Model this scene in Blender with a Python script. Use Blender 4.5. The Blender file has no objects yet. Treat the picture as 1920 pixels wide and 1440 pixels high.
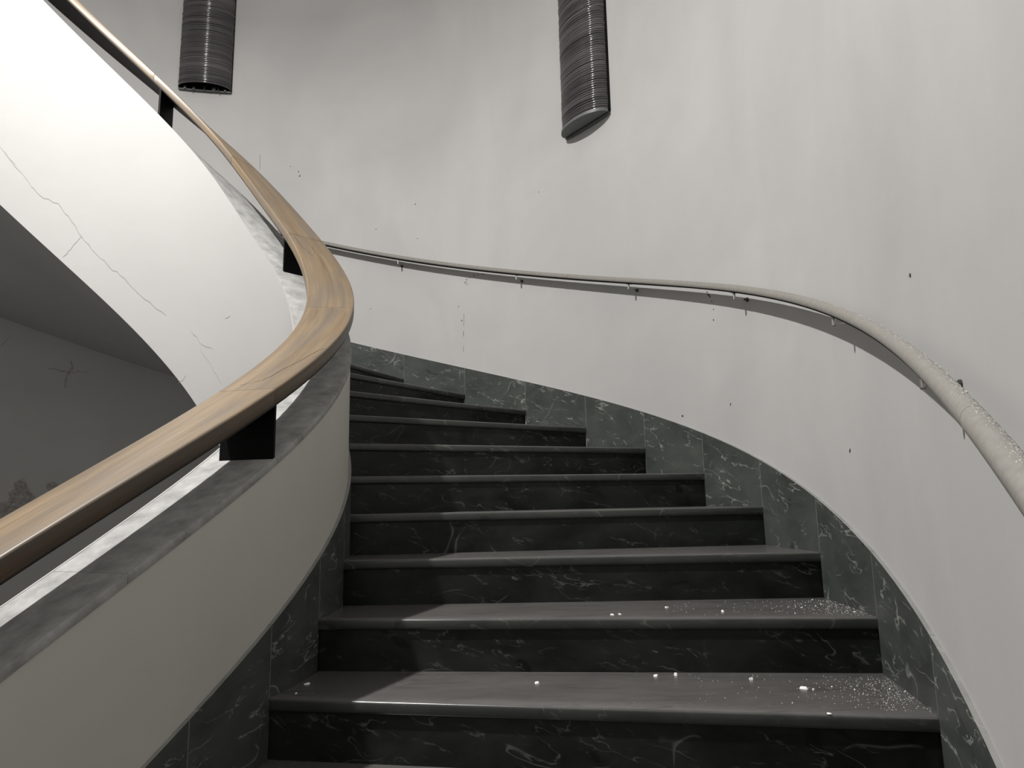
import bpy, bmesh, math, random
import numpy as np
from mathutils import Vector, Matrix

random.seed(7)
C = bpy.context.scene.collection
EZ = 2.678                      # height of the eye above the bottom floor of the stairwell

# ------------------------------------------------------------------ camera, light, exposure
F_PX, PITCH, ROLL = 1329.83, 0.16515, 0.01918
cd = bpy.data.cameras.new('camera'); cam = bpy.data.objects.new('camera', cd); C.objects.link(cam)
cd.sensor_fit = 'HORIZONTAL'; cd.sensor_width = 36.0; cd.lens = F_PX / 1920.0 * 36.0
cd.clip_start = 0.02
cp, sp, cr, sr = math.cos(PITCH), math.sin(PITCH), math.cos(ROLL), math.sin(ROLL)
X_, V_, Fw = Vector((1, 0, 0)), Vector((0, -sp, cp)), Vector((0, cp, sp))
right, up = X_ * cr - V_ * sr, X_ * sr + V_ * cr
m = Matrix((right, up, -Fw)).transposed().to_4x4(); m.translation = Vector((0, 0, EZ))
cam.matrix_world = m
bpy.context.scene.camera = cam

w = bpy.data.worlds.new('world'); bpy.context.scene.world = w; w.use_nodes = True
w.node_tree.nodes['Background'].inputs[0].default_value = (0.8, 0.85, 0.9, 1)
w.node_tree.nodes['Background'].inputs[1].default_value = 0.0

ld = bpy.data.lights.new('stairwell_lamp', 'AREA'); ld.shape = 'DISK'; ld.size = 0.11; ld.energy = 325.0
ld.color = (1.0, 0.985, 0.96)
lo = bpy.data.objects.new('stairwell_lamp', ld); C.objects.link(lo); lo.location = (-2.25, 1.2, EZ + 4.2)
lg = bpy.data.lights.new('lamp_side_fill', 'POINT'); lg.energy = 225.0; lg.shadow_soft_size = .05; lg.color = ld.color   # added point light at the lamp's place, lifts the upper left wall
lgo = bpy.data.objects.new('lamp_side_fill', lg); C.objects.link(lgo); lgo.location = (-2.25, 1.2, EZ + 4.17)

vs = bpy.context.scene.view_settings
vs.view_transform = 'Standard'; vs.look = 'None'; vs.gamma = 1.0; vs.use_curve_mapping = False
vs.exposure = 0.1

# ------------------------------------------------------------------ plan of the stair
RISE, ZE = 0.165, -0.53305
IN = np.array([[-1.4769, 0.3583], [-1.2935, 0.5881], [-1.0257, 1.179], [-0.6451, 2.1152], [-0.6034, 3.0643], [-1.0086, 3.4914], [-1.4396, 3.8085], [-2.0384, 3.8457], [-2.6878, 3.6007], [-3.1907, 3.0597], [-3.6059, 2.1978], [-3.9576, 1.0003], [-4.2556, -0.5369], [-4.5009, -2.4139]])
OUT = np.array([[-1.2372, -2.5252], [-0.2558, -0.9112], [0.5215, 0.5393], [1.0929, 1.826], [1.2024, 3.1189], [0.5902, 4.537], [-0.7877, 5.4952], [-2.4226, 5.687], [-3.8533, 5.1084], [-4.9568, 3.7527], [-5.7001, 1.6308], [-6.0714, -1.2535]])


def spline(c, k):
    t = (np.asarray(k, float) + 9.0) / 3.0
    i = np.clip(np.floor(t).astype(int), 1, len(c) - 3); u = t - i
    a, b = ((1 - u) ** 3 / 6)[..., None], ((3 * u ** 3 - 6 * u ** 2 + 4) / 6)[..., None]
    d, e = ((-3 * u ** 3 + 3 * u ** 2 + 3 * u + 1) / 6)[..., None], (u ** 3 / 6)[..., None]
    return a * c[i - 1] + b * c[i] + d * c[i + 1] + e * c[i + 2]


def frame(which, k):
    c = IN if which == 'i' else OUT
    q = spline(c, k); e = spline(c, np.asarray(k) + .02) - spline(c, np.asarray(k) - .02)
    sp_ = np.linalg.norm(e, axis=-1, keepdims=True); e = e / sp_
    n = np.stack([e[..., 1], -e[..., 0]], -1)         # points outwards, away from the well
    return q, e, n, sp_[..., 0] / .04                 # point, tangent, normal, metres per step


def plan(which, k, off=0.0):
    q, e, n, s = frame(which, k)
    return q + np.asarray(off)[..., None] * n if np.ndim(off) else q + off * n


def zstep(k): return EZ + ZE + RISE * k
def z_in(k):                                           # slope of the balustrade
    t = (np.asarray(k, float) - 8) / 10
    return EZ + ZE + RISE * np.asarray(k, float) + .0908 * t + .0003 * t * t + .0006 * t ** 3
def z_out(k): return EZ + ZE + RISE * np.asarray(k, float)
def z_skirt(k):
    t = (np.asarray(k, float) - 4) / 8
    return z_out(k) + .20295 + .00435 * t - .0412 * t * t
def z_rail(k):
    t = (np.asarray(k, float) - 4) / 8
    return z_out(k) + .9805 - .011 * t - .057 * t * t      # axis of the wall rail

# ------------------------------------------------------------------ helpers
def mesh_obj(name, verts, faces, mat, parent=None, uvs=None, smooth=None):
    me = bpy.data.meshes.new(name)
    me.from_pydata([tuple(map(float, v)) for v in verts], [], faces)
    if uvs is not None:
        l = me.uv_layers.new(name='UVMap')
        for p in me.polygons:
            for li, vi in zip(p.loop_indices, p.vertices):
                l.data[li].uv = uvs[vi]
    bm = bmesh.new(); bm.from_mesh(me); bmesh.ops.recalc_face_normals(bm, faces=bm.faces); bm.to_mesh(me); bm.free()
    if smooth:
        me.shade_smooth(); me.set_sharp_from_angle(angle=math.radians(smooth))
    if mat: me.materials.append(mat)
    o = bpy.data.objects.new(name, me); C.objects.link(o)
    if parent: o.parent = parent
    return o


def bm_obj(name, bm, mat, parent=None, smooth=None):
    me = bpy.data.meshes.new(name)
    bmesh.ops.recalc_face_normals(bm, faces=bm.faces); bm.to_mesh(me); bm.free()
    if smooth:
        me.shade_smooth(); me.set_sharp_from_angle(angle=math.radians(smooth))
    if mat: me.materials.append(mat)
    o = bpy.data.objects.new(name, me); C.objects.link(o)
    if parent: o.parent = parent
    return o


def sweep(name, which, ks, profile, zf, mat, parent=None, smooth=35, caps=True):
    """closed profile of (offset, height) carried along a plan curve; zf(k) is added to the heights"""
    ks = np.asarray(ks, float); n = len(profile); V = []; U = []
    q, e, nn, s = frame(which, ks); dist = np.concatenate([[0], np.cumsum(np.linalg.norm(np.diff(np.c_[q, zf(ks)], axis=0), axis=1))])
    acc = 0; pl = []
    for j in range(n):
        if j: acc += math.dist(profile[j], profile[j - 1])
        pl.append(acc)
    for i, k in enumerate(ks):
        z0 = float(zf(k))
        for j, (o, h) in enumerate(profile):
            p = q[i] + o * nn[i]
            V.append((p[0], p[1], z0 + h)); U.append((dist[i], pl[j]))
    Fc = []
    for i in range(len(ks) - 1):
        for j in range(n):
            a, b = i * n + j, i * n + (j + 1) % n
            Fc.append((a, b, b + n, a + n))
    if caps:
        Fc.append(tuple(range(n))); Fc.append(tuple((len(ks) - 1) * n + j for j in range(n)))
    return mesh_obj(name, V, Fc, mat, parent, U, smooth)


def empty(name, loc, label=None, cat=None, group=None, kind=None):
    o = bpy.data.objects.new(name, None); C.objects.link(o); o.location = loc
    o.empty_display_size = 0.1
    tag(o, label, cat, group, kind); return o


def tag(o, label=None, cat=None, group=None, kind=None):
    if label: o['label'] = label
    if cat: o['category'] = cat
    if group: o['group'] = group
    if kind: o['kind'] = kind
    return o


def adopt(root):
    """children were built in world coordinates: keep them where they are"""
    bpy.context.view_layer.update()
    for c in root.children: c.matrix_parent_inverse = Matrix.Translation(root.location).inverted()


def rounded(x0, x1, y0, y1, r, n=3):
    pts = []
    for cx, cy, a0 in ((x1 - r, y1 - r, 0), (x0 + r, y1 - r, 90), (x0 + r, y0 + r, 180), (x1 - r, y0 + r, 270)):
        for i in range(n + 1):
            a = math.radians(a0 + 90 * i / n); pts.append((cx + r * math.cos(a), cy + r * math.sin(a)))
    return pts


def arange(a, b, step):
    n = max(2, int(round((b - a) / step)) + 1); return np.linspace(a, b, n)

# ------------------------------------------------------------------ materials
def nt(name):
    m_ = bpy.data.materials.new(name); m_.use_nodes = True
    t = m_.node_tree; b = t.nodes['Principled BSDF']
    return m_, t, b
def node(t, typ, **kw):
    n = t.nodes.new(typ)
    for k, v in kw.items():
        if k in n.inputs.keys(): n.inputs[k].default_value = v
        else: setattr(n, k, v)
    return n
def ramp(t, src, stops):
    r = t.nodes.new('ShaderNodeValToRGB'); e = r.color_ramp.elements
    e[0].position, e[0].color = stops[0][0], (*stops[0][1], 1)
    e[1].position, e[1].color = stops[-1][0], (*stops[-1][1], 1)
    for p, c in stops[1:-1]:
        x = e.new(p); x.color = (*c, 1)
    t.links.new(src, r.inputs[0]); return r.outputs[0]
def g3(v): return (v, v, v)
def math_n(t, op, a, b=None):
    n = t.nodes.new('ShaderNodeMath'); n.operation = op
    for i, x in enumerate((a, b)):
        if x is None: continue
        if isinstance(x, (int, float)): n.inputs[i].default_value = x
        else: t.links.new(x, n.inputs[i])
    return n.outputs[0]
def mixc(t, fac, a, b, mode='MIX'):
    n = t.nodes.new('ShaderNodeMix'); n.data_type = 'RGBA'; n.blend_type = mode
    for s, x in ((n.inputs[0], fac), (n.inputs[6], a), (n.inputs[7], b)):
        if isinstance(x, (int, float)): s.default_value = x
        elif isinstance(x, tuple): s.default_value = (*x, 1)
        else: t.links.new(x, s)
    return n.outputs[2]
def coords(t, scale=(1, 1, 1), kind='Object', rand=0.0):
    tc = t.nodes.new('ShaderNodeTexCoord'); mp = t.nodes.new('ShaderNodeMapping')
    mp.inputs['Scale'].default_value = scale
    t.links.new(tc.outputs[kind], mp.inputs['Vector'])
    if rand:
        oi = t.nodes.new('ShaderNodeObjectInfo'); v = t.nodes.new('ShaderNodeCombineXYZ')
        for i in range(3): t.links.new(math_n(t, 'MULTIPLY', oi.outputs['Random'], rand * (1 + i * .37)), v.inputs[i])
        t.links.new(v.outputs[0], mp.inputs['Location'])
    return mp.outputs[0]
def noise(t, vec, scale, detail=3, rough=.5, dist=0.0):
    n = t.nodes.new('ShaderNodeTexNoise'); t.links.new(vec, n.inputs['Vector'])
    n.inputs['Scale'].default_value = scale; n.inputs['Detail'].default_value = detail
    n.inputs['Roughness'].default_value = rough; n.inputs['Distortion'].default_value = dist
    return n.outputs['Fac']
def bump(t, b, h, strength, dist=.01):
    n = t.nodes.new('ShaderNodeBump'); n.inputs['Strength'].default_value = strength; n.inputs['Distance'].default_value = dist
    t.links.new(h, n.inputs['Height']); t.links.new(n.outputs[0], b.inputs['Normal'])


def plaster(name, col, dirt, smudge=.5):
    m_, t, b = nt(name); v = coords(t)
    a = noise(t, v, .9, 4, .6, .4); v2 = coords(t, (1.6, 1.6, .35)); s = noise(t, v2, 1.5, 4, .6, .3)
    c = ramp(t, a, [(.3, dirt), (.62, col)])
    c = mixc(t, math_n(t, 'MULTIPLY', ramp(t, s, [(.36, g3(1)), (.56, g3(0))]), smudge), c, dirt, 'MIX')
    f = noise(t, v, 160, 2, .5)
    t.links.new(c, b.inputs['Base Color']); b.inputs['Roughness'].default_value = .6
    b.inputs['Specular IOR Level'].default_value = .3
    lump = noise(t, v, 9, 3, .5)
    bump(t, b, math_n(t, 'ADD', math_n(t, 'MULTIPLY', f, .12), lump), .18, .006)
    return m_


def marble(name, base, tone, vein, vscale=1.0, rough=.35, dust=0.0, dustcol=(.2, .19, .185), bs=.15, vstr=1.0, streak=0.0, spec=.45):
    m_, t, b = nt(name)
    v = coords(t, (1.0, 1.0, 1.7), rand=9.0)
    cloud = noise(t, v, 3.4, 6, .66, .5)
    c = ramp(t, cloud, [(.34, base), (.5, tuple((x + y) / 2 for x, y in zip(base, tone))), (.68, tone)])
    blot = noise(t, v, 4.2, 1.5, .5, .9)
    c = mixc(t, ramp(t, blot, [(.69, g3(0)), (.71, g3(.7))]), c, tuple(x * .4 for x in base))
    oi = t.nodes.new('ShaderNodeObjectInfo')
    def veins(sc_xy, sc_z, tilt, width, detail, dist, mscale, lo_, seed):
        mp = t.nodes.new('ShaderNodeMapping'); tc = t.nodes.new('ShaderNodeTexCoord')
        t.links.new(tc.outputs['Object'], mp.inputs['Vector']); mp.vector_type = 'TEXTURE'
        mp.inputs['Rotation'].default_value = (tilt * .6, tilt, 0); mp.inputs['Scale'].default_value = (1 / sc_xy, 1 / sc_xy, 1 / sc_z)
        ad = t.nodes.new('ShaderNodeVectorMath'); ad.operation = 'ADD'
        cx = t.nodes.new('ShaderNodeCombineXYZ')
        for q in range(3): t.links.new(math_n(t, 'MULTIPLY', oi.outputs['Random'], seed * (1 + q * .41)), cx.inputs[q])
        t.links.new(mp.outputs[0], ad.inputs[0]); t.links.new(cx.outputs[0], ad.inputs[1])
        n = noise(t, ad.outputs[0], 1.0, detail, .55, dist)
        d = math_n(t, 'ABSOLUTE', math_n(t, 'SUBTRACT', n, .5))
        line = ramp(t, d, [(0.0, g3(1)), (width, g3(0))])
        mk = ramp(t, noise(t, ad.outputs[0], mscale, 3, .6), [(lo_, g3(0)), (lo_ + .10, g3(1))])
        return math_n(t, 'MULTIPLY', line, mk)
    for args, st in (((1.7 * vscale, 5.0 * vscale, .38, .0075, 4, .35, 1.9, .50, 31.0), .8),
                     ((3.6 * vscale, 12 * vscale, .28, .016, 4, .3, 1.5, .53, 47.0), .55),
                     ((1.5 * vscale, 2.4 * vscale, -.75, .0042, 2, .15, 1.7, .53, 63.0), .7)):
        c = mixc(t, math_n(t, 'MULTIPLY', veins(*args), st * vstr), c, vein)
    if streak:
        sn = noise(t, coords(t, (1.3, 9, 1), rand=4.0), 2.2, 6, .68, .6)
        st_f = ramp(t, sn, [(.30, g3(1)), (.47, g3(0))])
    if dust:
        dn = noise(t, coords(t, (1, 2.2, 1)), 4.0, 7, .68, .4)
        f = math_n(t, 'MULTIPLY', ramp(t, dn, [(.3, g3(.62)), (.66, g3(1))]), dust)
        if streak: f = math_n(t, 'SUBTRACT', f, math_n(t, 'MULTIPLY', st_f, streak))
        ge = t.nodes.new('ShaderNodeNewGeometry'); sx = t.nodes.new('ShaderNodeSeparateXYZ')
        t.links.new(ge.outputs['True Normal'], sx.inputs[0])
        f = math_n(t, 'MULTIPLY', f, ramp(t, sx.outputs['Z'], [(.55, g3(.08)), (.85, g3(1))]))
        c = mixc(t, f, c, dustcol)
    t.links.new(c, b.inputs['Base Color']); b.inputs['Roughness'].default_value = rough
    b.inputs['Specular IOR Level'].default_value = spec
    bump(t, b, noise(t, v, 14, 4, .6), bs, .003)
    return m_


def wood(name, light, dark, rough=.42):
    m_, t, b = nt(name)
    v = coords(t, (2.0, 34, 1), 'UV', rand=5.0); v2 = coords(t, (1.6, 9, 1), 'UV', rand=3.0)
    a = noise(t, v, 1.0, 6, .66, .5); lowf = noise(t, v2, 1.5, 4, .62, .7)
    c = ramp(t, a, [(.32, dark), (.5, tuple((x + y) * .53 for x, y in zip(light, dark))), (.62, light), (.8, tuple(min(1, x * 1.15) for x in light))])
    grey = tuple(sum(light) / 3 * .62 * k for k in (1.06, 1.0, .92))
    c = mixc(t, ramp(t, lowf, [(.36, g3(.55)), (.58, g3(0))]), c, grey)
    oi = t.nodes.new('ShaderNodeObjectInfo')
    c = mixc(t, math_n(t, 'MULTIPLY', oi.outputs['Random'], .3), c, tuple(x * .55 for x in light))
    t.links.new(c, b.inputs['Base Color']); b.inputs['Roughness'].default_value = rough
    b.inputs['Specular IOR Level'].default_value = .35
    bump(t, b, a, .12, .002)
    return m_


def plain(name, col, rough=.5, metal=0.0, spec=.5, var=0.0, scale=30, bumps=0.0):
    m_, t, b = nt(name)
    v = coords(t); n = noise(t, v, scale, 4, .6)
    c = ramp(t, n, [(.3, tuple(x * (1 - var) for x in col)), (.7, tuple(min(1, x * (1 + var)) for x in col))])
    t.links.new(c, b.inputs['Base Color']); b.inputs['Roughness'].default_value = rough
    b.inputs['Metallic'].default_value = metal; b.inputs['Specular IOR Level'].default_value = spec
    if bumps: bump(t, b, n, bumps, .004)
    return m_


M_WALL = plaster('wall_plaster', (.425, .417, .411), (.37, .366, .358), .4)
M_WHITE = plaster('balustrade_plaster', (.355, .348, .341), (.335, .328, .321), .25)
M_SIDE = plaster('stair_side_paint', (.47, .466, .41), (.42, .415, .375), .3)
M_PEEL = plain('bare_render', (.30, .285, .27), .95, 0, .1, .35, 40, .8)
M_STONE = plain('coping_stone', (.27, .268, .26), .7, 0, .3, .3, 16, .15)
M_RISER = marble('dark_green_marble', (.003, .0035, .003), (.0165, .019, .0165), (.105, .11, .10), 1.45, .3, vstr=.85, spec=.2)
M_TREAD = marble('dusty_green_marble', (.014, .016, .014), (.03, .033, .029), (.12, .12, .115), 1.0, .27, .85, (.108, .102, .099), .2, .6, .35)
M_SKIRT = marble('skirting_green_marble', (.022, .026, .023), (.055, .062, .056), (.30, .31, .285), 1.3, .4, .75, (.30, .295, .285))
M_WOOD = wood('pale_wood', (.195, .141, .086), (.118, .082, .049))
M_WOODSIDE = wood('darker_wood_edge', (.105, .072, .043), (.066, .044, .026))
M_BLACK = plain('black_steel', (.002, .002, .002), .6, 0, .1, .1)
M_UNDERSHADE = plain('rail_underside_shade', (.02, .0185, .0175), .6, 0, .2, .15)  # shade under the wooden handrail, put into a dark colour
M_RAIL = plain('worn_beige_rail', (.20, .189, .170), .5, 0, .4, .12, 70, .05)
M_METAL = plain('bracket_metal', (.34, .33, .31), .35, .8, .5, .15)
M_DARKMETAL = plain('dark_bracket_metal', (.05, .048, .045), .5, .5, .5, .15)
M_CRACK = plain('crack_shadow', (.295, .287, .278), .95, 0, .1, .06)
M_SPLIT = plain('wood_split', (.05, .035, .022), .9, 0, .1, .1)
M_FLECK = plain('fleck_dirt', (.06, .055, .05), .9, 0, .1, .2)
M_CHIP = plain('plaster_chip', (.78, .77, .75), .9, 0, .2, .06)
M_GRIT = plain('rail_grit', (.45, .44, .42), .8, 0, .3, .2)
M_GROUT = plain('joint_grout', (.17, .172, .165), .9, 0, .2, .3)
M_FLOOR = marble('floor_marble', (.03, .033, .03), (.05, .054, .048), (.2, .21, .19), .7, .45, .4, (.08, .078, .075))


def shade_mat():
    m_, t, b = nt('smoked_ribbed_shade')
    v = coords(t, (.6, .6, 26)); n = noise(t, v, 1.0, 3, .6)
    c = ramp(t, n, [(.3, (.036, .033, .035)), (.52, (.060, .055, .058)), (.75, (.12, .112, .115))])
    t.links.new(c, b.inputs['Base Color'])
    b.inputs['Roughness'].default_value = .13; b.inputs['Specular IOR Level'].default_value = .45
    return m_
M_SHADE = shade_mat()
M_LAMPBOTTOM = plain('lamp_bottom', (.10, .108, .102), .45, 0, .4, .1)

# ------------------------------------------------------------------ setting
CEIL = EZ + 5.4
ks = arange(-6, 23, .25)
qs = plan('o', ks, .012); qo = plan('o', ks, .17)
YB = -1.35
inner = [(qs[0][0] - .28, YB)] + [tuple(p) for p in qs] + [(qs[-1][0] - .05, YB)]
outer = [(qo[0][0] - .28, YB - .02)] + [tuple(p) for p in qo] + [(qo[-1][0] - .05, YB - .02)]
V, Fc = [], []
N = len(inner)
for (a, b_) in zip(inner, outer): V += [(*a, 0), (*b_, 0), (*b_, CEIL), (*a, CEIL)]
for i in range(N - 1):
    for j in range(4): Fc.append((i * 4 + j, i * 4 + (j + 1) % 4, i * 4 + 4 + (j + 1) % 4, i * 4 + 4 + j))
Fc += [(0, 1, 2, 3), tuple((N - 1) * 4 + j for j in range(4))]
wall = tag(mesh_obj('wall_outer', V, Fc, M_WALL, None, None, 40), kind='structure')


def box(name, x0, x1, y0, y1, z0, z1, mat, kind='structure'):
    bm = bmesh.new(); bmesh.ops.create_cube(bm, size=1)
    for v in bm.verts:
        v.co = Vector(((x0 + x1) / 2 + v.co.x * (x1 - x0), (y0 + y1) / 2 + v.co.y * (y1 - y0), (z0 + z1) / 2 + v.co.z * (z1 - z0)))
    return tag(bm_obj(name, bm, mat), kind=kind)
box('wall_back', inner[-1][0] - .2, inner[0][0] + .2, YB - .2, YB, 0, CEIL, M_WALL)
box('floor', -6.6, 1.8, -1.6, 6.2, -.15, 0, M_FLOOR)
box('ceiling', -6.6, 1.8, -1.6, 6.2, CEIL, CEIL + .15, M_WALL)
zl = zstep(-6)
pi, po = plan('i', -6.0), plan('o', -6.0)
poly = [tuple(pi), tuple(po), (inner[0][0], YB), (-2.4, YB), (-2.4, -.2)]
V = [(*p, zl - .16) for p in poly] + [(*p, zl) for p in poly]
Fc = [tuple(range(5)), tuple(range(5, 10))] + [(i, (i + 1) % 5, 5 + (i + 1) % 5, 5 + i) for i in range(5)]
tag(mesh_obj('floor_landing', V, Fc, M_TREAD), kind='structure')

# ------------------------------------------------------------------ staircase: one tread and one riser slab per step
K0, K1 = -5, 20
stair = empty('staircase', (*plan('o', 0.0), zstep(0)), 'curved stair of dark green veined marble steps climbing round the wall to the left', 'staircase')
TH = .036


def line_at(k, d):
    """inner and outer ends of the riser line of step k pushed d metres up the stair"""
    fi, fo = frame('i', float(k)), frame('o', float(k))
    return float(k) + d / float(fi[3]), float(k) + d / float(fo[3])


for k in range(K0, K1 + 1):
    a_i, a_o = line_at(k, 0.0); b_i, b_o = line_at(k + 1, .034)
    pin = [plan('i', x, -.004) for x in np.linspace(a_i, b_i, 7)]
    pout = [plan('o', x, .004) for x in np.linspace(a_o, b_o, 7)]
    zt = zstep(k)
    bm = bmesh.new()
    ring = [*pin, *pout[::-1]]
    bot = [bm.verts.new((p[0], p[1], zt - TH)) for p in ring]; top = [bm.verts.new((p[0], p[1], zt)) for p in ring]
    n = len(ring)
    bm.faces.new(bot)
    bm.faces.new(top[::-1])
    for i in range(n): bm.faces.new((bot[i], bot[(i + 1) % n], top[(i + 1) % n], top[i]))
    bm.edges.ensure_lookup_table()
    fe = [e for e in bm.edges if {e.verts[0], e.verts[1]} in ({top[0], top[-1]}, {bot[0], bot[-1]})]
    bmesh.ops.bevel(bm, geom=fe, offset=.009, segments=3, affect='EDGES', profile=.5)
    bm_obj('tread', bm, M_TREAD, stair, 40)
    f_i, f_o = line_at(k, .012); g_i, g_o = line_at(k, .032)
    c = [plan('i', f_i, -.004), plan('o', f_o, .004), plan('o', g_o, .004), plan('i', g_i, -.004)]
    z0, z1 = zstep(k - 1), zt - TH
    V = [(*p, z0) for p in c] + [(*p, z1) for p in c]
    mesh_obj('riser', V, [(0, 1, 2, 3), (4, 5, 6, 7), (0, 1, 5, 4), (1, 2, 6, 5), (2, 3, 7, 6), (3, 0, 4, 7)], M_RISER, stair)
# plastered underside of the flight
kk = arange(K0 - .5, K1 + 1, .25)
qi, qo2 = plan('i', kk, -.24), plan('o', kk, .012)
V, Fc = [], []
for i, k in enumerate(kk):
    za, zb = float(z_in(k)) - .508, float(z_out(k)) - .508
    V += [(*qi[i], za), (*qo2[i], zb), (*qo2[i], zb + .05), (*qi[i], za + .05)]
for i in range(len(kk) - 1):
    for j in range(4): Fc.append((i * 4 + j, i * 4 + (j + 1) % 4, i * 4 + 4 + (j + 1) % 4, i * 4 + 4 + j))
mesh_obj('soffit', V, Fc, M_WALL, stair, None, 40)
adopt(stair)

# ------------------------------------------------------------------ skirting tiles, one per step, cut along the slope
def tiles(name, which, k0, k1, ztop, o_face, o_back):
    root = empty(name, (0, 0, 0), kind='structure')
    for k in range(k0, k1 + 1):
        e0, e1 = frame(which, float(k)), frame(which, float(k + 1))
        g = .0006
        xs = np.linspace(k + g / float(e0[3]), k + 1 - g / float(e1[3]), 6)
        V, Fc = [], []
        pf, pb = plan(which, xs, o_face), plan(which, xs, o_back)
        for i, x in enumerate(xs):
            zt = float(ztop(x))
            V += [(*pf[i], zstep(k) + .0005), (*pb[i], zstep(k) + .0005), (*pb[i], zt), (*pf[i], zt)]
        for i in range(5):
            for j in range(4): Fc.append((i * 4 + j, i * 4 + (j + 1) % 4, i * 4 + 4 + (j + 1) % 4, i * 4 + 4 + j))
        Fc += [(0, 1, 2, 3), (20, 21, 22, 23)]
        mesh_obj('tile', V, Fc, M_SKIRT, root, None, 30)
    V, Fc = [], []                                       # pale pointing in the upright joints
    for k in range(k0 + 1, k1 + 1):
        s = float(frame(which, float(k))[3]); b0 = len(V); sg = 1 if o_back < o_face else -1
        for x in (k - .0011 / s, k + .0011 / s):
            for o in (o_face + sg * .0003, o_back): 
                for z in (zstep(k) + .0006, float(ztop(x)) - .0006): V.append((*plan(which, x, o), z))
        Fc += [tuple(b0 + i for i in f) for f in ((0, 1, 5, 4), (2, 3, 7, 6), (0, 1, 3, 2), (4, 5, 7, 6), (1, 3, 7, 5), (0, 2, 6, 4))]
    mesh_obj('grout', V, Fc, M_GROUT, root)
    return root
tiles('baseboard_outer', 'o', K0, K1 - 1, z_skirt, 0.0, .0118)
tiles('baseboard_inner', 'i', K0, K1 - 1, lambda x: z_out(x) + .1986, 0.0, -.0118)

# ------------------------------------------------------------------ balustrade: plastered parapet and its stone coping
bal = empty('balustrade', (*plan('i', 0.0, -.12), zstep(0)), 'white plastered curved balustrade wall with grey stone coping, winding up around the open stairwell', 'balustrade')
CH, CT = .7486, .026
par = sweep('parapet', 'i', arange(-6, 21, .2), [(-.0122, -.49), (-.0122, CH - CT), (-.2440, CH - CT), (-.2440, CH), (-.2496, CH), (-.2496, -.5086)], z_in, M_WHITE, bal, 35)
par.data.materials.append(M_SIDE)                        # the stair side is painted a yellower white
for i, f in enumerate(par.data.polygons[:-2]):
    if i % 6 == 0: f.material_index = 1
cj = [-6.0, -3.4, -1.62, 1.7, 4.6, 7.9, 11.2, 14.4, 17.6, 21.0]
for a, b_ in zip(cj[:-1], cj[1:]):
    sweep('coping', 'i', arange(a + .002, b_ - .002, .2), rounded(-.2438, -.0085, CH - CT + .0005, CH, .003, 2), z_in, M_STONE, bal, 40)


def ribbon(name, which, pts, off, wid, mat, parent, thick=.0012, zrel=None):
    """thin raised strip along (k, z) points on a vertical curved face; z counted from the eye"""
    P = []
    for (k0_, z0_), (k1_, z1_) in zip(pts[:-1], pts[1:]):
        nseg = 4
        for i in range(nseg):
            t = i / nseg
            P.append((k0_ + (k1_ - k0_) * t, z0_ + (z1_ - z0_) * t + (random.uniform(-.008, .008) if i else 0)))
    P.append(pts[-1])
    V, Fc = [], []
    n = len(P)
    sgn = -1
    for i, (k, z) in enumerate(P):
        a = P[max(0, i - 1)]; b2 = P[min(n - 1, i + 1)]
        s = float(frame(which, k)[3]); d = np.array([(b2[0] - a[0]) * s, b2[1] - a[1]]); d /= np.linalg.norm(d) + 1e-9
        wv = wid * (.35 + .65 * random.random()) * (0.3 if i in (0, n - 1) else 1) / 2
        for sg in (-1, 1):
            kk_, zz = k + sg * (-d[1]) * wv / s, z + sg * d[0] * wv
            for o in (off, off + sgn * thick):
                p = plan(which, kk_, o); V.append((*p, EZ + zz))
    for i in range(n - 1):
        a, b3 = i * 4, i * 4 + 4
        Fc += [(a + 1, a + 3, b3 + 3, b3 + 1), (a, a + 1, b3 + 1, b3), (a + 2, a + 3, b3 + 3, b3 + 2), (a, a + 2, b3 + 2, b3)]
    return mesh_obj(name, V, Fc, mat, parent)


for wd, pts in [(.006, [(15.215, 1.816), (14.516, 1.654), (14.281, 1.6), (13.831, 1.568), (13.57, 1.506), (13.211, 1.403), (12.95, 1.339), (12.469, 1.252), (12.031, 1.192), (11.423, 1.082), (10.676, .989)]),
                (.005, [(13.211, 1.403), (13.45, 1.326), (13.609, 1.283)]), (.005, [(9.741, .9), (9.231, .824), (8.681, .79)]),
                (.005, [(9.316, .803), (8.86, .729), (8.485, .667), (8.121, .6)]), (.005, [(10.097, .629), (9.852, .669)]),
                (.004, [(15.119, 1.801), (14.84, 1.735)]), (.006, [(8.15, .945), (7.9, .955)])]:
    ribbon('crack', 'i', pts, -.2496, wd, M_CRACK, bal)
adopt(bal)

# ------------------------------------------------------------------ wooden handrail on black plates
HI, HO, HH, HT = -.1978, -.0011, .9697, .054
rail = empty('handrail', (*plan('i', 0.0, -.1), zstep(0) + .75), 'broad pale wooden handrail on black steel plates, curving up along the white balustrade', 'handrail')
rj = [-6.0, -3.05, -.08, 2.6, 5.38, 8.62, 11.7, 14.6, 17.5, 20.4]
for a, b_ in zip(rj[:-1], rj[1:]):
    pr = rounded(HI, HO, HH - HT, HH, .007, 3); pr = pr[12:] + pr[:12]
    o = sweep('rail_section', 'i', arange(a + .0032, b_ - .0032, .11), pr, z_in, M_WOOD, rail, 50)
    o.data.materials.append(M_WOODSIDE)                  # the edge towards the stair has a darker wood colour
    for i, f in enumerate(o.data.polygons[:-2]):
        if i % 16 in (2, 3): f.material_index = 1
sweep('underside_shade', 'i', arange(-5.9, 20.3, .2), [(HI + .004, HH - HT - .004), (HO - .004, HH - HT - .004), (HO - .004, HH - HT + .001), (HI + .004, HH - HT + .001)], z_in, M_UNDERSHADE, rail, 40)  # added dark strip standing in for the shade under the wooden rail
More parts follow.
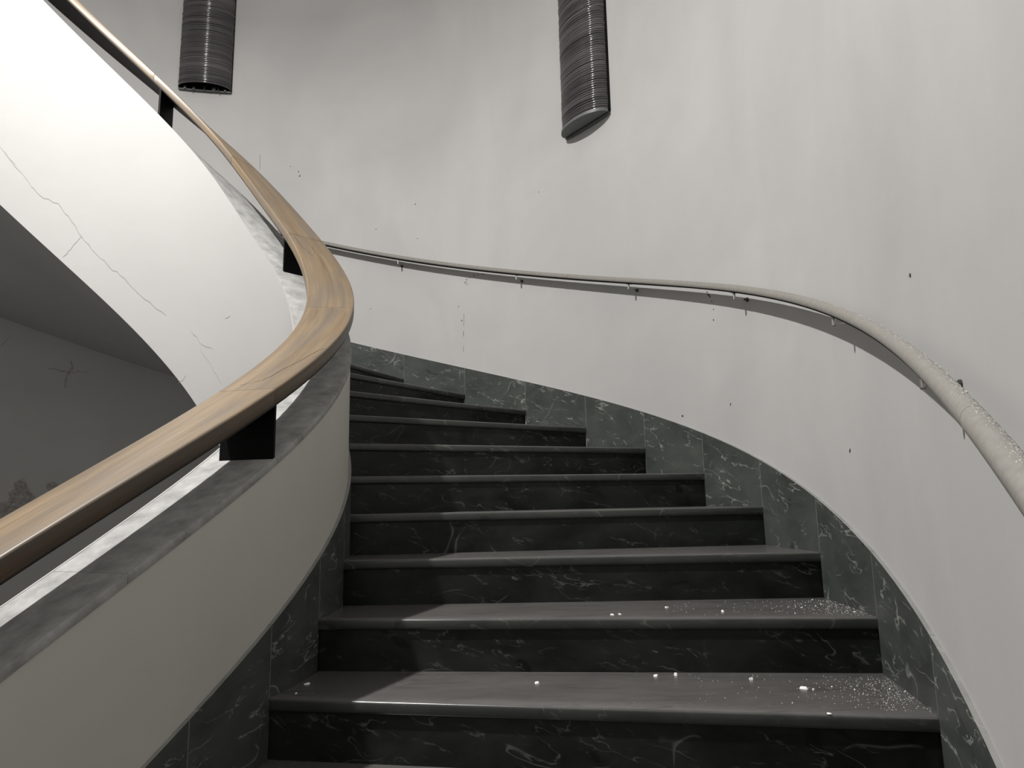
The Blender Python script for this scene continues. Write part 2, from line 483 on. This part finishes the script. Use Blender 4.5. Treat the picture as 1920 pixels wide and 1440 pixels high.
sweep('core', 'i', arange(-5.9, 20.3, .3), [(HI + .01, HH - HT + .008), (HO - .01, HH - HT + .008), (HO - .01, HH - .004), (HI + .01, HH - .004)], z_in, M_SPLIT, rail, 40)
for k in (-5.7, 0.0, 5.62, 11.5, 17.3):
    q, e, n_, s = frame('i', k)
    V = []
    for o in (HI + .004, HO - .012):
        for sgn in (-.005, .005):
            p = q + o * n_ + sgn * e; kz = k + sgn / float(s)
            V += [(*p, float(z_in(kz)) + CH - .001), (*p, float(z_in(kz)) + HH - HT - .003)]
    mesh_obj('post', V, [(0, 1, 3, 2), (4, 5, 7, 6), (0, 1, 5, 4), (2, 3, 7, 6), (0, 2, 6, 4), (1, 3, 7, 5)], M_BLACK, rail)


def rail_line(pts, wid):
    """fine split lying on the top face of the handrail; points are (k, offset)"""
    V, Fc = [], []; P = []
    for (a, b2) in zip(pts[:-1], pts[1:]):
        for i in range(3): P.append((a[0] + (b2[0] - a[0]) * i / 3, a[1] + (b2[1] - a[1]) * i / 3 + (random.uniform(-.003, .003) if i else 0)))
    P.append(pts[-1])
    for i, (k, o) in enumerate(P):
        s = float(frame('i', k)[3])
        for sg in (-1, 1):
            kk_, oo = k + sg * wid / 2 / s * .5, o + sg * wid / 2
            p = plan('i', kk_, oo)
            for h in (HH - .001, HH + .0006): V.append((*p, float(z_in(kk_)) + h))
    for i in range(len(P) - 1):
        a, b2 = i * 4, i * 4 + 4
        Fc += [(a + 1, a + 3, b2 + 3, b2 + 1), (a, a + 1, b2 + 1, b2), (a + 2, a + 3, b2 + 3, b2 + 2)]
    mesh_obj('split', V, Fc, M_SPLIT, rail)
rail_line([(.05, -.145), (.15, -.09), (.32, -.078), (.62, -.055), (.95, -.03), (1.05, -.012)], .0028)
rail_line([(5.3, -.17), (4.85, -.155), (4.62, -.13), (4.75, -.105), (5.1, -.095)], .0018)
adopt(rail)

# ------------------------------------------------------------------ wall handrail with its brackets
wr = empty('wall_handrail', (*plan('o', 0.0, -.055), zstep(0) + .97), 'slim round beige handrail on small metal brackets along the outer wall', 'handrail')
RO, RR = -.055, .0185
circ = [(RO + RR * math.cos(a), -.002 + .0205 * math.sin(a)) for a in np.linspace(0, math.pi, 13)] + [(RO - RR, -.010), (RO - RR + .003, -.013), (RO + RR - .003, -.013), (RO + RR, -.010)]
for a, b_ in ((-5.5, -1.93), (-1.93, 1.9), (1.9, 6.1), (6.1, 10.2), (10.2, 14.5)):
    sweep('rail_section', 'o', arange(a + .0015, b_ - .0015, .12), circ, z_rail, M_RAIL, wr, 60)
core = [(RO - .013, -.019), (RO + .013, -.019), (RO + .013, .002), (RO - .013, .002)]
sweep('underside_shade_strip', 'o', arange(-5.4, 14.4, .15), core, z_rail, M_BLACK, wr, 40)  # added black strip painting in the unlit underside of the wall rail


def cyl(bm, p, q, r0, r1=None, seg=12):
    p, q = Vector(p), Vector(q); d = q - p
    mt = Matrix.Translation((p + q) / 2) @ d.to_track_quat('Z', 'Y').to_matrix().to_4x4()
    bmesh.ops.create_cone(bm, cap_ends=True, segments=seg, radius1=r0, radius2=r0 if r1 is None else r1, depth=d.length, matrix=mt)


for k in (-3.03, -1.03, .92, 3.03, 5.03, 7.03, 9.05, 11.05, 13.05):
    q, e, n_, s = frame('o', k); z = float(z_rail(k)); sl = RISE / float(s)
    c2 = q + RO * n_; bot = z - .020
    pz = bot - .036
    bm = bmesh.new()                                     # round pin hanging under the rail
    cyl(bm, (*c2, bot), (*c2, pz + .004), .0062); cyl(bm, (*c2, pz + .004), (*c2, pz), .0062, .004)
    br = bm_obj('bracket', bm, M_METAL, wr, 40)
    bm = bmesh.new()                                     # curved saddle plate
    for i in range(7):
        u = (i - 3) * .0085
        for v_ in (-.011, -.004, .004, .011):
            p = c2 + e * u + n_ * v_; zz = bot + u * sl + abs(v_) * .25 + (.0 if abs(i - 3) < 3 else .002)
            bm.verts.new((*p, zz - .0025)); bm.verts.new((*p, zz + .0008))
    bm.verts.ensure_lookup_table()
    for i in range(6):
        for j in range(3):
            a = (i * 4 + j) * 2; b2 = a + 2; c3 = a + 8; d3 = c3 + 2
            for lv in (0, 1): bm.faces.new([bm.verts[x + lv] for x in (a, b2, d3, c3)])
    for i in range(6):
        for j in (0, 3):
            a = (i * 4 + j) * 2; bm.faces.new([bm.verts[x] for x in (a, a + 1, a + 9, a + 8)])
    for i in (0, 6):
        for j in range(3):
            a = (i * 4 + j) * 2; bm.faces.new([bm.verts[x] for x in (a, a + 1, a + 3, a + 2)])
    bm_obj('saddle', bm, M_DARKMETAL, br)
    wp = q + .012 * n_
    rz = pz + .008
    bm = bmesh.new(); cyl(bm, (*(c2), rz), (*(wp - n_ * .01), rz), .0027, seg=8); bm_obj('rod', bm, M_METAL, br, 40)
    bm = bmesh.new(); cyl(bm, (*(wp - n_ * .02), rz), (*(wp - n_ * .005), rz - .002), .004, .007); cyl(bm, (*(wp - n_ * .006), rz - .002), (*(wp + n_ * .001), rz - .002), .010)
    bm_obj('wall_plate', bm, M_DARKMETAL, br, 40)
bm = bmesh.new()
for i in range(1500):                                     # plaster grit lying on the rail
    k = random.uniform(-3.0, 1.6); a = random.gauss(.35, .35)
    q = plan('o', k, RO + RR * math.sin(a)); z = float(z_rail(k)) - .002 + .0205 * math.cos(a)
    r = random.uniform(.0006, .0014) * (2 if random.random() < .03 else 1)
    bmesh.ops.create_cone(bm, cap_ends=True, segments=4, radius1=r, radius2=r * .5, depth=r, matrix=Matrix.Translation((*q, z)) @ Matrix.Rotation(random.random() * 3, 4, 'Z'))
tag(bm_obj('dust', bm, M_GRIT, wr), kind='stuff')
adopt(wr)

# ------------------------------------------------------------------ sconces: tall half columns of smoked ribs on the wall
def sconce(ka, kb, z0, height, label, closed):
    pa, pb = plan('o', ka, .012), plan('o', kb, .012)
    ctr = (pa + pb) / 2; t = (pb - pa); half = float(np.linalg.norm(t)) / 2; t = t / (2 * half)
    n_ = np.array([-t[1], t[0]])
    if np.dot(n_, np.array([-2.0, 2.5]) - ctr) < 0: n_ = -n_
    root = empty('wall_sconce', (*ctr, EZ + z0), label, 'wall lamp', 'ribbed sconces on the outer wall')
    a_, b_, so = half, .10, .022
    pitch = .0162; nr = int(height / pitch); seg = 26
    V, Fc = [], []
    rows = []
    for j in range(nr):
        jt, jb = random.gauss(0, .0012), random.gauss(0, .0016)
        for f, bul in ((.02, -.001), (.15, .0026), (.35, .0046), (.65, .0046), (.85, .0026), (.98, -.001)):
            rows.append(((j + f) * pitch, bul, jt, jb))
    for (z, bul, jt, jb) in rows:
        for i in range(seg + 1):
            an = math.pi * i / seg
            u, v_ = -(a_ - .004 + bul) * math.cos(an) + jt, so + (b_ + bul + jb - .004) * math.sin(an)
            p = ctr + t * u + n_ * v_; V.append((*p, EZ + z0 + .006 + z))
    W_ = seg + 1
    for r_ in range(len(rows) - 1):
        for i in range(seg): Fc.append((r_ * W_ + i, r_ * W_ + i + 1, (r_ + 1) * W_ + i + 1, (r_ + 1) * W_ + i))
    mesh_obj('shade', V, Fc, M_SHADE, root, None, 120)
    def slab(name, pts, za, zb, mat):
        n = len(pts); VV = []
        for z in (za, zb):
            for (u, v_) in pts: VV.append((*(ctr + t * u + n_ * v_), EZ + z0 + z))
        mesh_obj(name, VV, [tuple(range(n)), tuple(range(n, 2 * n))] + [(i, (i + 1) % n, n + (i + 1) % n, n + i) for i in range(n)], mat, root, None, 30)
    sag = .03                                            # the wall bows away behind the flat back
    slab('back_plate', [(-a_ - .002, -sag), (a_ + .002, -sag), (a_ + .002, so - .002), (-a_ - .002, so - .002)], 0.0, height, M_BLACK)
    arc = [(-(a_ - .006) * math.cos(math.pi * i / 18), so + (b_ - .006) * math.sin(math.pi * i / 18)) for i in range(19)]
    slab('top_plate', arc, height + .001, height + .012, M_LAMPBOTTOM)
    if closed:
        arc = [(-(a_ + .002) * math.cos(math.pi * i / 18), so + .006 + (b_ + .004) * math.sin(math.pi * i / 18)) for i in range(19)]
        slab('bottom_plate', arc, -.014, .006, M_LAMPBOTTOM)
        arc = [(-(a_ + .002) * math.cos(math.pi * i / 18), so - .004 - .026 * math.sin(math.pi * i / 18)) for i in range(19)]
        slab('back_flange', arc, -.022, -.002, M_LAMPBOTTOM)
    else:
        slab('bottom_bar', [(-a_, so - .01), (a_, so - .01), (a_, so + .004), (-a_, so + .004)], -.012, -.002, M_LAMPBOTTOM)
        for u, wd, hh in ((-.155, .02, .024), (-.085, .018, .02), (.0, .014, .034), (.075, .026, .026), (.11, .014, .03), (.165, .016, .018)):
            slab('clip', [(u - wd / 2, so + .004), (u + wd / 2, so + .004), (u + wd / 2, so + .016), (u - wd / 2, so + .016)], -.01, hh - .01, M_LAMPBOTTOM if int(u * 1000) % 2 else M_DARKMETAL)
        for u in (-.1, .115):
            slab('screw', [(u - .003, so), (u + .003, so), (u + .003, so + .006), (u - .003, so + .006)], -.024, -.012, M_DARKMETAL)
    adopt(root)
sconce(6.17, 5.36, 2.466, 1.34, 'dark ribbed half-round wall lamp with closed bottom, above the middle of the wall handrail', True)
sconce(12.75, 11.93, 3.50, 1.2, 'dark ribbed half-round wall lamp with open broken bottom, just above the wooden handrail', False)

# ------------------------------------------------------------------ marks on the outer wall
def patch(pts, off, mat, parent, name, thick=.003, sub=3):
    P = []
    n = len(pts)
    for i in range(n):
        a, b2 = pts[i], pts[(i + 1) % n]
        for j in range(sub): P.append((a[0] + (b2[0] - a[0]) * j / sub + random.uniform(-.02, .02), a[1] + (b2[1] - a[1]) * j / sub + random.uniform(-.008, .008)))
    cx, cz = sum(p[0] for p in P) / len(P), sum(p[1] for p in P) / len(P)
    V = [(*plan('o', k, off - thick), EZ + z) for k, z in P] + [(*plan('o', k, off + .001), EZ + z) for k, z in P] + [(*plan('o', cx, off - thick * 1.3), EZ + cz)]
    m_ = len(P)
    Fc = [(i, (i + 1) % m_, 2 * m_) for i in range(m_)] + [(i, (i + 1) % m_, m_ + (i + 1) % m_, m_ + i) for i in range(m_)]
    return mesh_obj(name, V, Fc, mat, parent)
WO = .012
patch([(14.53, .168), (14.499, .206), (14.419, .237), (14.365, .206), (14.304, .129), (14.234, .079), (14.2, .102), (14.184, .033), (14.3, -.06), (14.62, -.09), (14.66, .06), (14.58, .056)], WO, M_PEEL, wall, 'peeled_patch')
patch([(14.114, .206), (14.051, .213), (13.996, .186), (14.074, .147), (14.132, .155)], WO, M_PEEL, wall, 'peeled_patch')
for wd, pts in [(.014, [(14.262, 1.054), (14.024, 1.039), (13.903, 1.039), (13.727, 1.049)]), (.018, [(13.97, 1.131), (13.934, 1.067), (14.0, 1.007), (14.013, .913)]), (.008, [(14.712, 1.29), (14.806, 1.188)]),
                (.003, [(8.02, 1.40), (8.021, 1.351), (8.03, 1.30)]), (.004, [(8.03, 1.27), (8.032, 1.22)]), (.003, [(8.032, 1.16), (8.034, 1.107)]), (.003, [(11.426, 2.95), (11.423, 2.796)])]:
    ribbon('crack', 'o', pts, WO, wd, M_FLECK if wd < .005 else M_PEEL, wall)
FL = [(7.971, 1.661), (7.907, 1.675), (7.844, 1.677), (7.781, 1.679), (7.7, 1.675), (7.98, 1.645), (7.963, 1.622), (7.998, 1.638), (7.93, 1.668), (3.773, 1.038), (3.73, 1.009), (3.697, .979), (3.677, .935), (3.69, .882), (3.75, 1.02), (10.928, 2.827), (10.794, 2.776), (10.774, 2.737),
      (8.834, 2.36), (9.564, 1.542), (8.109, 1.461), (8.057, 1.349), (6.709, 2.165), (9.494, 2.203), (8.796, 2.07), (-.32, .534), (3.487, .442), (1.292, .149), (4.351, .436), (3.065, -.309)]
bm = bmesh.new()
for (k, z) in FL:
    q, e, n_, s = frame('o', k); p = q + WO * n_
    r = random.uniform(.004, .009)
    mt = Matrix.Translation((*p, EZ + z)) @ Vector((*n_, 0)).to_track_quat('Z', 'Y').to_matrix().to_4x4() @ Matrix.Rotation(random.random() * 6, 4, 'Z') @ Matrix.Diagonal((1, random.uniform(.3, .8), 1, 1))
    bmesh.ops.create_cone(bm, cap_ends=True, segments=6, radius1=r, radius2=r * .7, depth=.003, matrix=mt)
tag(bm_obj('flecks', bm, M_FLECK, wall), kind='stuff')

# ------------------------------------------------------------------ plaster chips and grit on the treads
chips = [(.058, 2.231, 0, .013, 'pale plaster chip near the middle of the lowest clear tread'),
         (.423, 2.287, 0, .012, 'round pale plaster chip close under the riser, left of a flat one'),
         (.485, 2.296, 0, .013, 'flat pale plaster chip close under the riser, right of a round one'),
         (.693, 2.226, 0, .012, 'triangular white plaster chip on the tread behind the largest chip'),
         (.805, 2.114, 0, .017, 'largest white plaster chip lying alone on the wide lower tread'),
         (.827, 2.101, 0, .006, 'tiny plaster crumb touching the largest white chip'),
         (-.640, 2.270, 0, .013, 'pale plaster chip in the shadow beside the inner skirting'),
         (-.640, 2.165, 0, .005, 'tiny plaster crumb at the shaded inner corner of the tread'),
         (.312, 2.402, 1, .010, 'low plaster flake near the front edge of the second tread'),
         (.338, 2.411, 1, .007, 'small crumb just beside the low flake on the second tread'),
         (.519, 2.541, 1, .010, 'thin plaster flake towards the back of the second tread'),
         (.678, 2.425, 1, .009, 'plaster flake right of the others at the front of the second tread'),
         (.771, 1.872, 0, .009, 'plaster chip at the very front edge of the lower tread')]
for i, (x, y, k, r, lab) in enumerate(chips):
    bm = bmesh.new()
    r *= .8; n = random.choice((5, 6, 7)); a0 = random.random() * 6
    ang = sorted(a0 + 6.283 * (j + random.uniform(-.25, .25)) / n for j in range(n))
    rad = [r * random.uniform(.65, 1.15) for _ in range(n)]
    h = r * random.uniform(.35, .6)
    lo_ = [bm.verts.new((rad[j] * math.cos(a), rad[j] * .7 * math.sin(a), 0)) for j, a in enumerate(ang)]
    hi_ = [bm.verts.new((rad[j] * .75 * math.cos(a), rad[j] * .5 * math.sin(a), h * random.uniform(.7, 1.2))) for j, a in enumerate(ang)]
    bm.faces.new(lo_[::-1]); bm.faces.new(hi_)
    for j in range(n): bm.faces.new((lo_[j], lo_[(j + 1) % n], hi_[(j + 1) % n], hi_[j]))
    o = bm_obj('plaster_chip', bm, M_CHIP); o.location = (x, y, zstep(k) + .0002); o.rotation_euler.z = random.random() * 3
    tag(o, lab, 'plaster chip', 'plaster chips on the treads')


def grit(k, n, label):
    bm = bmesh.new(); q0, e0, n0, s0 = frame('o', k + .1)
    for i in range(n):
        f = random.betavariate(1.3, 1.3); kx = k + .08 + f * .85
        o = -abs(random.gauss(.02, .11)) if random.random() < .85 else -random.uniform(0, .6)
        p = plan('o', kx, min(o, -.004)); r = random.uniform(.0005, .0013) * (2.2 if random.random() < .03 else 1)
        bmesh.ops.create_cone(bm, cap_ends=True, segments=4, radius1=r, radius2=r * .4, depth=r * .8, matrix=Matrix.Translation((*p, zstep(k) + r * .4 + .0001)) @ Matrix.Rotation(random.random() * 3, 4, 'Z'))
    tag(bm_obj('plaster_grit', bm, M_CHIP), label, 'plaster grit', None, 'stuff')
grit(0, 420, 'white plaster grit scattered at the wall end of the wide lower tread')
grit(1, 330, 'white plaster grit scattered at the wall end of the second tread')
bpy.context.view_layer.update()
